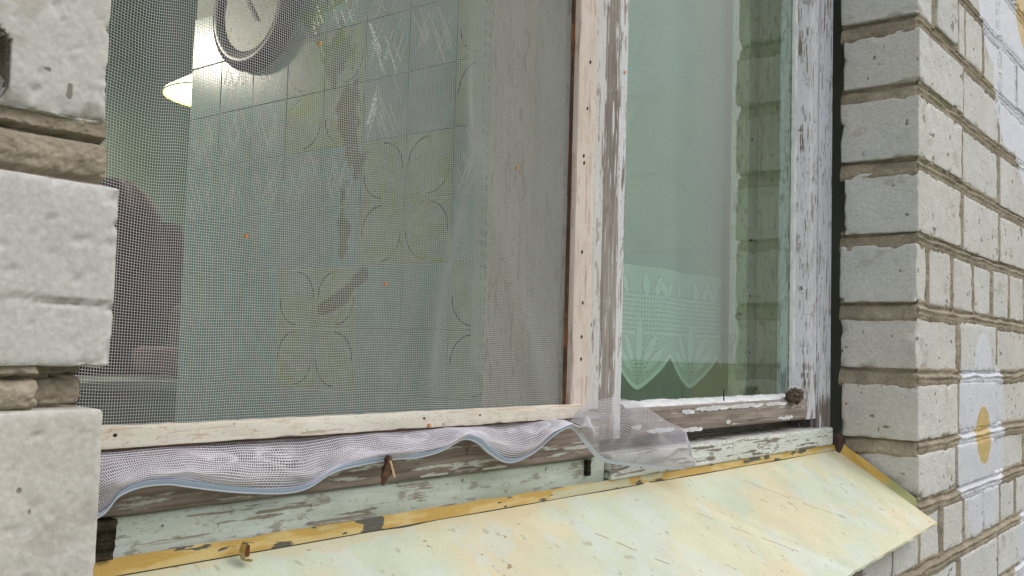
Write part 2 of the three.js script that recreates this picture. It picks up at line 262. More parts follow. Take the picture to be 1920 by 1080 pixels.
// a joint: a profile carried along a path that turns round the corner into the reveal
function joint(path, yc, h, prof, uvf, nt = 12) {
  const n = path.length;
  return grid(n - 1, nt, (s, t) => {
    const p = path[Math.round(s * (n - 1))], y = (t - 0.5) * h, d = prof(p, y, p.s);
    return [p.x + p.nx * d, yc + y + 0.0028 * n3(p.s * 13, yc * 9, 3), p.z + p.nz * d];
  }, (s, t, q) => uvf(path[Math.round(s * (n - 1))], q));
}
function cornerPath(x1, x0, zEnd, step = 0.006) {
  const out = []; let s = 0;
  for (let z = zEnd; z < -0.008; z += step) { out.push({ x: x0, z, nx: -1, nz: 0, s, rev: 1 }); s += step; }
  out.push({ x: x0 + 0.001, z: -0.005, nx: -0.8, nz: 0.6, s: s += 0.004, rev: 0.5 }, { x: x0 + 0.004, z: -0.002, nx: -0.5, nz: 0.86, s: s += 0.004, rev: 0.2 });
  for (let x = x0 + 0.009; x < x1; x += step) { out.push({ x, z: 0, nx: 0, nz: 1, s: s += step, rev: 0 }); }
  return out;
}
const ribs = (p, y, k) => {
  const w = 0.0022 * n3(p.s * 14, k * 3.3, 1.7), e = Math.abs(y) / 0.0155;
  const out = -0.0042 + 0.0034 * Math.exp(-(((y - 0.0005 + w) / 0.0032) ** 2)) + 0.0022 * Math.exp(-(((y + 0.0062 + w) / 0.0022) ** 2)) - 0.0048 * Math.exp(-(((y - 0.0062 + w) / 0.0016) ** 2)) - 0.0026 * Math.exp(-(((y + 0.0033 + w) / 0.0009) ** 2));
  const rev = -0.001 - 0.006 * Math.exp(-(((y - 0.0085 + 2 * w) / 0.002) ** 2)) - 0.0024 * (y / 0.01) + 0.004 * fbm3(p.s * 26, y * 60, k * 2.2, 3);
  const nz = 0.0016 * fbm3(p.s * 40, y * 70, k * 5.1, 3) + 0.0014 * n3(p.s * 110, y * 160, k);
  return (p.rev > 0.4 ? rev : out) + nz - 0.004 * sstep(0.85, 1.1, e);
};
for (let k = 0; k < JR.length; k++) {
  const below = k < 3, path = below ? (() => { const o = []; for (let x = -0.62; x < XE; x += 0.007) o.push({ x, z: 0, nx: 0, nz: 1, s: x + 2, rev: 0 }); return o; })() : cornerPath(XE, 0.002, -0.117);
  part('mortar_bed', joint(path, JR[k], 0.033, (p, y) => ribs(p, y, k), (p, q) => (p.rev > 0.4 ? [q[2] - 0.3 - WX0, q[1] - WY0] : wallUV(q[0], q[1]))), mWallMortar, wall);
}
for (let k = 0; k < JR.length - 1; k++) for (const x of perps[k]) {
  if (x > 1.95) continue;
  const y0 = JR[k] + 0.009, y1 = JR[k + 1] - 0.009, w = 0.023;
  const g = grid(8, 14, (a, b) => { const t = (a - 0.5) * w, y = y0 + (y1 - y0) * b, wob = 0.004 * n3(x * 50, y * 34, 2), e = Math.abs(t) / (w / 2); return [x + t + wob, y, -0.0046 + 0.0026 * Math.exp(-((t / 0.003) ** 2)) + 0.0024 * fbm3(x * 40 + t * 90, y * 70, 4, 3) - 0.004 * sstep(0.7, 1, e)]; }, (a, b, q) => wallUV(q[0], q[1]));
  part('mortar_joint', g, mWallMortar, wall);
}
{ // left pier: bricks end at the opening; one has a deep hole, one a crack
  const rows = [[1.09, 1.17, -1.212], [1.19, 1.268, -1.214], [1.287, 1.366, -1.212], [1.386, 1.4685, -1.2105], [1.4868, 1.5675, -1.2085], [1.594, 1.677, -1.2175], [1.697, 1.779, -1.214], [1.799, 1.882, -1.216], [1.902, 1.985, -1.213], [2.006, 2.088, -1.215]];
  rows.forEach(([y0, y1, xr], k) => {
    const vis = k >= 3 && k <= 5, lens = k % 2 ? [0.25, 0.25] : [0.12, 0.25]; let x1 = xr;
    if (vis) lens.splice(0, 2, 0.12, 0.12, 0.25);
    lens.forEach((L, i) => {
      const x0 = x1 - L, cx = (x0 + x1) / 2, cy = (y0 + y1) / 2, fine = vis && i === 0;
      const warp = fine ? (p, x, y, z) => {
        const wx = x + cx, wy = y + cy; let [px, py, pz] = p;
        if (z > 0.057) {
          if (k === 4) { const cr = wy - (1.5146 + 0.0011 * n3(wx * 120, 1, 1) + 0.0006 * n3(wx * 400, 2, 1) - (wx + 1.235) * 0.05); pz -= 0.0035 * Math.exp(-((cr / 0.0007) ** 2)) * sstep(-1.262, -1.24, wx); pz -= 0.0007 * sstep(0, -0.001, cr); }
          if (k === 5) { const hx = (wx + 1.2705) / 0.0092, hy = (wy - 1.6095) / 0.0150, q = (hx * hx) + hy ** 4; pz -= 0.09 * sstep(1.12, 0.98, q); pz -= 0.0045 * sstep(1.6035, 1.5965, wy + 0.006 * fbm3(wx * 70, wy * 70, 5, 3)) * sstep(-0.1, 0.4, n3(wx * 70 + 4, wy * 40, 3)); }
          pz -= 0.0012 * Math.max(0, fbm3(wx * 130, wy * 130, k * 7, 3) - 0.16) * 6 * (k === 5 ? 1 : 0.6);
        }
        return [px, py, pz];
      } : null;
      const g = block(cx, cy, -0.0575, L - 0.0, y1 - y0, 0.115, { step: fine ? 0.0016 : 0.02, r0: fine ? 0.003 : 0.002, chip: fine ? 0.011 : 0.006, freq: fine ? 95 : 60, seed: k * 5.3 + i * 2.2, rough: fine ? 0.00025 : 0.0008, warp, uvw: (x, y) => [x + 3.2 + k * 0.13, y + k * 0.21] });
      const m = part('brick', g, mBrick, wall); m.position.set(cx, cy, -0.0575); x1 = x0 - 0.012;
      if (fine && k === 5) part('drilled_hole', grid(48, 12, (a, b) => { const t = a * Math.PI * 2, c = Math.cos(t), q = Math.sin(t), w = 1 + 0.12 * n3(c * 2, q * 2, b * 2); return [-1.2705 - cx + Math.sign(c) * Math.abs(c) ** 0.8 * 0.0095 * w, 1.6095 - cy + Math.sign(q) * Math.abs(q) ** 0.6 * 0.0162 * w, 0.0583 - b * 0.07]; }), mMortar, m);
    });
    if (k < rows.length - 1) {
      const yc = (y1 + rows[k + 1][0]) / 2, h = rows[k + 1][0] - y1 + 0.006, path = [];
      for (let x = -1.9; x < -1.278; x += 0.02) path.push({ x, z: 0, nx: 0, nz: 1, s: x + 5, rev: 0 });
      for (let x = -1.275; x < -1.2145; x += 0.0011) path.push({ x, z: 0, nx: 0, nz: 1, s: x + 5, rev: 0 });
      const broken = k === 3;
      path.push({ x: -1.2142, z: -0.003, nx: 0.5, nz: 0.8, s: 4.9, rev: 1 }, { x: -1.214, z: -0.02, nx: 1, nz: 0, s: 4.91, rev: 1 }, { x: -1.214, z: -0.11, nx: 1, nz: 0, s: 4.95, rev: 1 });
      const prof = (p, y) => {
        const t = y / h + 0.5, w = 0.02 * n3(p.s * 30, k, 4);
        let d = -0.0028 + 0.0012 * Math.exp(-(((t - 0.42 + w) / 0.16) ** 2)) - 0.0065 * Math.exp(-(((t - 0.7 + w) / 0.035) ** 2)) - 0.0035 * Math.exp(-(((t - 0.15) / 0.035) ** 2)) - 0.0006 * sstep(0.76, 0.8, t);
        d += 0.001 * fbm3(p.s * 260, y * 260, k, 4) + 0.0006 * n3(p.s * 700, y * 700, k) + (t > 0.74 ? 0.0016 * fbm3(p.s * 110, y * 150, k + 4, 3) : 0);
        if (broken && p.rev === 0) d -= 0.012 * sstep(-1.2405, -1.2365, p.x + 0.003 * n3(p.s * 200, y * 200, 9)) + 0.004 * sstep(0.1, 0.5, fbm3(p.s * 90, y * 130, 2, 3));
        if (broken && p.rev) d -= 0.012;
        return d;
      };
      part('mortar_bed', joint(path, yc, h, prof, (p, q) => [q[0] - q[2] + 3, q[1]], 34), mMortar, wall);
    }
  });
}

// ---------------------------------------------------------------- outer window frame
const frame = thing('window_frame', 'weathered white painted timber window frame with mullion and flaking sill board', 'window frame');
const P3 = (g, x, y, z) => { g.translate(x, y, z); return g; };
const bx = (x0, x1, y0, y1, z0, z1, along, r = 0.0025, uo = 0, vo = 0) => P3(boxUV(x1 - x0, y1 - y0, z1 - z0, along, r, uo, vo), (x0 + x1) / 2, (y0 + y1) / 2, (z0 + z1) / 2);
const TOPY = 2.47;
part('mullion', bx(-0.697, -0.638, 1.4425, TOPY, -0.166, -0.12, 'y', 0.002, 0.5, 0.02), mPost, frame);
part('mullion', bx(-0.686, -0.6, 1.4, TOPY, -0.232, -0.172, 'y', 0.004, 0.2, 0.1), mInner, frame).userData.label = 'cream painted inner mullion behind the net';
part('mullion_liner', bx(-0.6985, -0.64, 1.443, TOPY, -0.164, -0.1265, 'y', 0.001, 0.7, 0.1), mOlive, frame);
part('groove_strip', bx(-0.672, -0.61, 1.405, TOPY, -0.1735, -0.1645, 'y', 0.001), mOlive, frame);
part('jamb', bx(-0.068, -0.0175, 1.371, TOPY, -0.166, -0.1215, 'y', 0.003, 0.55, 0.05), mJamb, frame);
part('jamb', bx(-1.247, -1.2, 1.371, TOPY, -0.166, -0.1215, 'y', 0.003, 0.6, 0.03), mJamb, frame);
part('jamb_back', bx(-0.05, -0.0195, 1.371, TOPY, -0.26, -0.168, 'y', 0.003, 0.4, 0.05), mInner, frame);
part('head', bx(-1.247, -0.0175, TOPY, TOPY + 0.05, -0.166, -0.1215, 'x', 0.003), mJamb, frame);
part('bottom_rail', bx(-1.236, -0.645, 1.3975, 1.4415, -0.17, -0.1125, 'x', 0.004, 0.6, 0.02), mRailL, frame);
part('sill_board', bx(-1.236, -0.6265, 1.352, 1.397, -0.17, -0.1185, 'x', 0.003, 0.65, 0.0325), mBoard, frame);
part('sill_strip', bx(-0.6245, -0.0305, 1.3725, 1.3985, -0.165, -0.1125, 'x', 0.003, 0.5, 0.03), mStrip, frame);
part('sill_board', bx(-0.6245, -0.0175, 1.352, 1.3715, -0.17, -0.1185, 'x', 0.002, 0.2, 0.06), mRail, frame);
part('rail_back', bx(-0.64, -0.068, 1.3995, 1.44, -0.2, -0.166, 'x', 0.002), mRail, frame);
part('inner_board', bx(-1.262, 0.1, 1.341, 1.372, -0.50, -0.174, 'x', 0.004), mInner, frame);
{ // the dark, crumbling gap between frame and reveal, packed with old caulking
  const g = grid(10, 160, (a, b) => { const y = 1.36 + b * 1.1; return [-0.0495 + a * 0.149, y, -0.262 + 0.008 * fbm3(a * 3, y * 40, 2, 4)]; });
  part('gap_caulking', g, std(0x6e5c4a, 1), frame);
  const j = block(0, 0, 0, 0.03, 0.03, 0.02, { step: 0.004, chip: 0.012, rough: 0.004, r0: 0.004, freq: 120, seed: 4 });
  const m = part('caulking_lump', j, std(0x4a3a34, 0.95), frame); m.position.set(-0.004, 1.372, -0.117);
}

// ---------------------------------------------------------------- right sash with its pane
const sash = thing('window_sash', 'closed right window sash with flaking grey and white paint and a green tinted pane', 'window sash');
function stile(x0, x1, y0, y1, glassLeft, mat, vo) { // flat face with a bevel falling to the glass
  const zf = -0.1235, zg = -0.139, bv = 0.011, s = new THREE.Shape();
  const p = glassLeft ? [[x0, zg], [x0 + bv, zf - 0.001], [x0 + bv + 0.001, zf], [x1 - 0.002, zf], [x1, zf - 0.002], [x1, -0.164], [x0, -0.164]] : [[x0, -0.164], [x0, zf - 0.002], [x0 + 0.002, zf], [x1 - bv - 0.001, zf], [x1 - bv, zf - 0.001], [x1, zg], [x1, -0.164]];
  const P = [], U = [], I = [], n = 90;
  p.forEach(([x, z], k) => { const q = p[(k + 1) % p.length]; const b = P.length / 3; const l = Math.hypot(q[0] - x, q[1] - z);
    for (let i = 0; i <= n; i++) { const y = y0 + (y1 - y0) * i / n, w = 0.0006 * n3(y * 40, x0 * 9, k < 3 ? 1 : 1); P.push(x + w, y, z, q[0] + w, y, q[1]); const v0 = Math.abs(z - zf) < 0.004 ? x - x0 : x - x0 + (k > 3 ? 0.03 : 0); U.push(y, vo + v0, y, vo + v0 + l * (Math.abs(q[0] - x) > 1e-4 ? Math.sign(q[0] - x) : 1)); }
    for (let i = 0; i < n; i++) I.push(b + 2 * i, b + 2 * i + 2, b + 2 * i + 1, b + 2 * i + 1, b + 2 * i + 2, b + 2 * i + 3); });
  const g = new THREE.BufferGeometry(); g.setAttribute('position', new THREE.Float32BufferAttribute(P, 3)); g.setAttribute('uv', new THREE.Float32BufferAttribute(U, 2)); g.setIndex(I); g.computeVertexNormals();
  return part('stile', g, mat, sash);
}
stile(-0.636, -0.581, 1.412, 2.468, false, mStile, 0.04);
stile(-0.114, -0.0695, 1.412, 2.468, true, mStileR, 0.03);
part('rail', bx(-0.581, -0.114, 1.4125, 1.4415, -0.164, -0.1185, 'x', 0.004, 0.5, 0.03), mRail, sash);
part('rail', bx(-0.581, -0.114, 2.43, 2.468, -0.164, -0.1235, 'x', 0.003, 0.3, 0.03), mStileR, sash);
part('pane', new THREE.PlaneGeometry(0.471, 0.994), mGlass, sash).position.set(-0.3475, 1.9365, -0.145);
{ // smeared putty along the bottom and the hinge side of the glass
  const g = grid(220, 10, (a, b) => { const x = -0.581 + a * 0.466, hgt = 0.006 + 0.005 * fbm3(x * 22, 1, 2, 4); const ang = b * Math.PI / 2; return [x, 1.4416 + hgt * Math.sin(ang) * 1.0, -0.1435 + 0.0175 * Math.cos(ang) + 0.0014 * fbm3(x * 60, b * 4, 7, 3)]; }, (a, b) => [a * 0.466, b * 0.02]);
  part('putty', g, mPutty, sash);
  const v = grid(6, 160, (a, b) => { const y = 1.45 + b * 0.98, w = 0.0048 + 0.0016 * fbm3(y * 40, 4, 2, 3); return [-0.1142 - w * a, y, -0.138 - 0.006 * a * a + 0.001 * fbm3(y * 60, a * 3, 2, 3)]; }, (a, b) => [b * 1.0, a * 0.01]);
  part('putty', v, mPutty, sash);
  for (const [x, y, s] of [[-0.46, 1.4365, 0.03], [-0.4, 1.4385, 0.09], [-0.31, 1.4388, 0.1], [-0.22, 1.439, 0.07], [-0.19, 1.4195, 0.05], [-0.52, 1.4185, 0.06], [-0.45, 1.416, 0.05], [-0.36, 1.4205, 0.012], [-0.57, 1.424, 0.02]]) {
    const fl = grid(40, 6, (a, b) => { const r = Math.pow(Math.max(0, 1 - (2 * a - 1) ** 2), 0.35) * (0.75 + 0.9 * fbm3(a * s * 160 + x * 50, b * 1.5, y * 40, 3)); return [x + (a - 0.5) * s, y - 0.0015 + (b - 0.5) * 0.0065 * r + 0.0012 * n3(a * 7, x * 30, 8), -0.1181 + 0.0006 * r]; }, (a, b) => [a * 0.05, b * 0.01]);
    part('paint_flake', fl, mPutty, sash);
  }
}

// ---------------------------------------------------------------- inner sash behind it
const inner = thing('inner_sash', 'cream painted inner timber with nail heads seen through the right outer pane', 'window sash');
part('stile', bx(-0.085, -0.0505, 1.375, 2.46, -0.256, -0.226, 'y', 0.003, 0.1, 0.03), mInner, inner);
part('stile', bx(-0.5985, -0.572, 1.375, 2.46, -0.256, -0.226, 'y', 0.003, 0.5, 0.07), mInner, inner);
part('rail', bx(-0.5715, -0.0855, 1.375, 1.405, -0.256, -0.226, 'x', 0.003), mInner, inner);
part('rail', bx(-0.5715, -0.0855, 2.43, 2.46, -0.256, -0.226, 'x', 0.003), mInner, inner);
for (const y of [1.505, 1.59, 1.675, 1.83]) { const n = part('nail', new THREE.SphereGeometry(0.0022, 10, 8), mNail, inner); n.position.set(-0.075, y, -0.2255); }

// ---------------------------------------------------------------- laths that pin the net
const nailG = new THREE.SphereGeometry(0.0013, 10, 8);
const lathV = thing('wooden_lath', 'upright bare pinkish wooden lath with rusty nails on the mullion beside the net', 'lath');
part('lath', block(-0.686, 1.957, -0.1145, 0.0295, 1.03, 0.011, { step: 0.03, r0: 0.0012, chip: 0.002, rough: 0.0006, freq: 40, seed: 2, uvw: (x, y) => [y, x + 0.71] }), mLath, lathV).position.set(-0.686, 1.957, -0.1145);
for (const [dx, y] of [[0.0045, 1.777], [0.001, 1.731], [-0.003, 1.6845], [-0.002, 1.678], [-0.002, 1.593], [0.001, 1.545], [0.0005, 1.513], [0.0005, 1.492]]) { const n = part('nail', nailG, mNail, lathV); n.position.set(-0.687 + dx, y, -0.1088); n.scale.set(1, 1.3, 0.5); }
part('brown_edge', P3(boxUV(0.0012, 1.026, 0.0042, 'y', 0.0004), -0.7012, 1.957, -0.1168), mBrownEdge, lathV);  // thin dark brown strip along the left side of the lath
const lathH = thing('wooden_lath', 'horizontal bare cream wooden lath along the foot of the net', 'lath');
part('lath', block(-0.957, 1.4438, -0.109, 0.54, 0.0125, 0.009, { step: 0.006, r0: 0.001, chip: 0.0045, rough: 0.0006, freq: 55, seed: 9, uvw: (x, y) => [x + 1.3, y - 1.43] }), mLathH, lathH).position.set(-0.957, 1.4438, -0.109);
part('brown_edge', grid(200, 3, (a, b) => { const x = -1.2 + a * 0.51, w = 0.0012 + 0.0016 * Math.max(0, fbm3(x * 30, 2, 2, 3)); return [x, 1.4378 - w * b, -0.1044 - 0.002 * b]; }, (a, b) => [a, b * 0.01]), mBrownEdge, lathH);  // ragged rust brown line under the lath
for (const x of [-1.148, -0.9, -0.835]) { const n = part('nail', nailG, mNail, lathH); n.position.set(x, 1.4452, -0.1045); n.scale.set(1.2, 0.9, 0.5); }

// ---------------------------------------------------------------- insect net: real threads
const net = thing('insect_net', 'white mosquito net stretched over the open window with a loose blue hemmed edge', 'insect net');
function threads(fn, nu, nv, su, sv, r) { // fn(u, v) -> point; nu threads across and nv threads along, each a thin three-sided cord
  const P = [], I = [], N = [];
  const run = (pts) => {
    const base = P.length / 3, n = pts.length, T = new THREE.Vector3(), A = new THREE.Vector3(), B = new THREE.Vector3(), Z = new THREE.Vector3(0.2, 0.1, 1).normalize();
    for (let i = 0; i < n; i++) {
      T.subVectors(pts[Math.min(n - 1, i + 1)], pts[Math.max(0, i - 1)]).normalize(); A.crossVectors(T, Z).normalize(); B.crossVectors(A, T);
      for (let k = 0; k < 3; k++) { const t = k * 2.0944 + 0.5, c = Math.cos(t), s = Math.sin(t), nx = A.x * c + B.x * s, ny = A.y * c + B.y * s, nz = A.z * c + B.z * s; P.push(pts[i].x + nx * r, pts[i].y + ny * r, pts[i].z + nz * r); N.push(nx, ny, nz); }
    }
    for (let i = 0; i < n - 1; i++) for (let k = 0; k < 3; k++) { const a = base + i * 3 + k, b = base + i * 3 + (k + 1) % 3; I.push(a, b + 3, b, a, a + 3, b + 3); }
  };
  for (let i = 0; i <= nu; i++) { const pts = []; for (let j = 0; j <= sv; j++) pts.push(fn(i / nu, j / sv)); run(pts); }
  for (let j = 0; j <= nv; j++) { const pts = []; for (let i = 0; i <= su; i++) pts.push(fn(i / su, j / nv)); run(pts); }
  const g = new THREE.BufferGeometry(); g.setAttribute('position', new THREE.Float32BufferAttribute(P, 3)); g.setAttribute('normal', new THREE.Float32BufferAttribute(N, 3)); g.setIndex(I); return g;
}
const NETX0 = -1.212, NETX1 = -0.688, NETY0 = 1.441, NETY1 = 2.36;
const netPoint = (u, v) => {
  const x = NETX0 + (NETX1 - NETX0) * u, y = NETY0 + (NETY1 - NETY0) * v, slack = sstep(0, 0.05, v) * (1 - sstep(0.94, 1, u)) * sstep(0, 0.03, u);
  const puck = Math.exp(-(((x + 1.128 + (y - 1.6) * 0.08) / 0.018) ** 2)) * sstep(1.46, 1.62, y), puck2 = Math.exp(-(((x + 0.868 - (y - 1.6) * 0.12 + 0.006 * Math.sin(y * 26)) / 0.012) ** 2)) * sstep(1.85, 1.7, y), diag = Math.exp(-(((x + 0.76 + (y - 1.5) * 0.5) / 0.02) ** 2)) * sstep(1.75, 1.6, y);
  const dz = slack * (0.004 * n3(x * 7, y * 5, 1) + 0.0018 * n3(x * 19, y * 13, 4) + 0.005 * puck + 0.006 * puck2 + 0.004 * diag);
  const dy = slack * (0.005 * n3(x * 8 + 3, y * 4, 8) + 0.0016 * n3(x * 24, y * 11, 2) - 0.004 * puck + 0.003 * puck2), dx = slack * (0.0018 * n3(x * 9, y * 14, 6) + 0.0008 * n3(x * 28, y * 30, 3));
  return new THREE.Vector3(x + dx, y + dy, -0.1185 + dz);
};
part('netting', threads(netPoint, 306, 525, 76, 130, 0.00019), mNet, net).userData.kind = 'stuff';
// loose strip under the lath and its hem, x / y / z in metres
const hem = [[-1.18, 1.396, -0.1], [-1.157, 1.4035, -0.097], [-1.1514, 1.413, -0.092], [-1.1407, 1.4172, -0.09], [-1.1244, 1.4178, -0.088], [-1.1106, 1.4151, -0.09], [-1.0889, 1.4105, -0.095], [-1.0619, 1.4057, -0.1], [-1.0288, 1.4024, -0.1], [-1.0158, 1.4046, -0.097], [-0.9981, 1.4136, -0.093], [-0.9695, 1.4168, -0.094], [-0.9387, 1.4183, -0.094], [-0.9168, 1.4176, -0.095], [-0.8941, 1.4212, -0.092], [-0.8704, 1.4291, -0.09], [-0.8545, 1.4258, -0.09], [-0.8311, 1.415, -0.096], [-0.7996, 1.405, -0.1], [-0.7744, 1.4113, -0.096], [-0.7522, 1.426, -0.09], [-0.7285, 1.4318, -0.09], [-0.716, 1.4274, -0.092], [-0.6942, 1.4132, -0.095], [-0.6671, 1.3982, -0.098], [-0.6197, 1.3896, -0.098], [-0.5684, 1.3836, -0.1], [-0.501, 1.3761, -0.1]].map((p) => new THREE.Vector3(...p));
const hemA = new THREE.CatmullRomCurve3(hem.slice(0, 23), false, 'centripetal'), hemB = new THREE.CatmullRomCurve3(hem.slice(22), false, 'centripetal');
const loose = (dz, k) => (u, v) => {
  const b = hemA.getPoint(u), top = new THREE.Vector3(-1.2 + 0.483 * u, 1.4385 - 0.001 * n3(u * 20, 1, 1), -0.1135), p = b.clone().lerp(top, v), s = Math.sin(Math.PI * Math.min(1, v * 1.05));
  p.z += s * (0.011 + 0.006 * n3(u * 14 + k, v * 2, 3)) + dz; p.y += 0.0025 * n3(u * 18 + k, v * 3, 5) * s; p.x += 0.002 * n3(u * 22, v * 4 + k, 7) * s; return p;
};
part('loose_strip', mergeGeometries([threads(loose(0, 0), 290, 22, 300, 14, 0.0004), threads(loose(-0.003, 2.4), 290, 22, 300, 14, 0.0004)]), mNetLoose, net).userData.kind = 'stuff';
const flapTop = new THREE.CatmullRomCurve3([[-0.7189, 1.4362, -0.096], [-0.7085, 1.4478, -0.093], [-0.6694, 1.4556, -0.088], [-0.622, 1.4504, -0.086], [-0.5594, 1.4297, -0.088], [-0.5082, 1.4151, -0.094], [-0.4897, 1.39, -0.1]].map((p) => new THREE.Vector3(...p)));
const flap = (u, v) => { const p = hemB.getPoint(u).lerp(flapTop.getPoint(u), v), s = Math.sin(Math.PI * v); p.z += s * (0.012 + 0.008 * n3(u * 7, v * 2, 1)); p.y += 0.003 * n3(u * 9, v * 5, 2) * s; return p; };
part('loose_corner', threads(flap, 135, 34, 60, 20, 0.00021), mNetLoose, net).userData.kind = 'stuff';
function ribbon(curve, n, w, th, mat, name) { // hem: a folded band with a corded lower edge
  const pts = curve.getPoints(n);
  const g = grid(n, 8, (a, b) => { const p = pts[Math.round(a * n)], t = b * Math.PI * 2; return [p.x, p.y + w * 0.5 + Math.cos(t) * w * 0.5, p.z + Math.sin(t) * th + 0.003 * (w * 0.5 + Math.cos(t) * w * 0.5) / w * 1.2]; });
  const o = part(name, g, mat, net); const cord = new THREE.TubeGeometry(curve, n, 0.00085, 6); part('hem_cord', cord, mHemEdge, o);
}
ribbon(hemA, 240, 0.0032, 0.0006, mHem, 'hem'); ribbon(hemB, 100, 0.0022, 0.0004, mHemEdge, 'hem');

// ---------------------------------------------------------------- tin sill
const sill = thing('tin_sill', 'sloping tin window sill with worn cream and pale green paint and yellow turned up edges', 'window sill');
{
  const zF = (x) => 0.0265 - 0.034 * x, yAt = (z, x) => 1.364 - (z + 0.114) * 0.617 + 0.0012 * n3(x * 6, z * 9, 1) + 0.0016 * Math.exp(-(((x + 0.49 - (z + 0.06) * 1.2) / 0.006) ** 2)) - 0.0012 * Math.exp(-(((x + 0.85 - z * 0.5) / 0.02) ** 2));
  const X0 = -1.226, X1 = -0.014, tk = 0.0012;
  const top = (a, b, o) => { const x = X0 + (X1 - X0) * a, z = -0.1135 + (zF(x) + 0.1135) * b; return [x, yAt(z, x) + o, z]; };
  const uvS = (a, b) => [a * 1.21, b * 0.17];
  const sheet = mergeGeometries([grid(150, 28, (a, b) => top(a, b, 0), uvS), grid(60, 10, (a, b) => top(a, b, -tk), uvS), grid(150, 2, (a, b) => { const p = top(a, 1, -b * 0.0022); p[2] += 0.0004 + 0.0016 * n3(p[0] * 30, 2, 2) * b; return p; }, (a, b) => [a * 1.21, 0.17 + b * 0.011])]);
  part('sheet', sheet, mSheet, sill);
  const back = grid(260, 4, (a, b) => { const x = X0 + (X1 - X0) * a - 0.004; return [x, 1.3645 + b * (0.0098 + 0.0018 * fbm3(x * 30, 1, 1, 3) - 0.002 * a), -0.1135 - 0.002 * b + 0.0018 * Math.max(0, n3(x * 22, 2, 4)) * b]; }, (a, b) => [a * 1.21, b * 0.02]);
  part('back_edge', back, mYellow, sill);
  const side = grid(30, 5, (a, b) => { const z = -0.112 + a * 0.113; return [-0.0135 + 0.008 * b + 0.002 * n3(z * 40, b, 1), yAt(z, X1) + b * (0.0165 - 0.004 * a + 0.001 * n3(z * 90, 3, 3)), z - 0.004 * b]; }, (a, b) => [a * 0.115, b * 0.018]);
  part('side_edge', side, mSideFlash, sill);
}

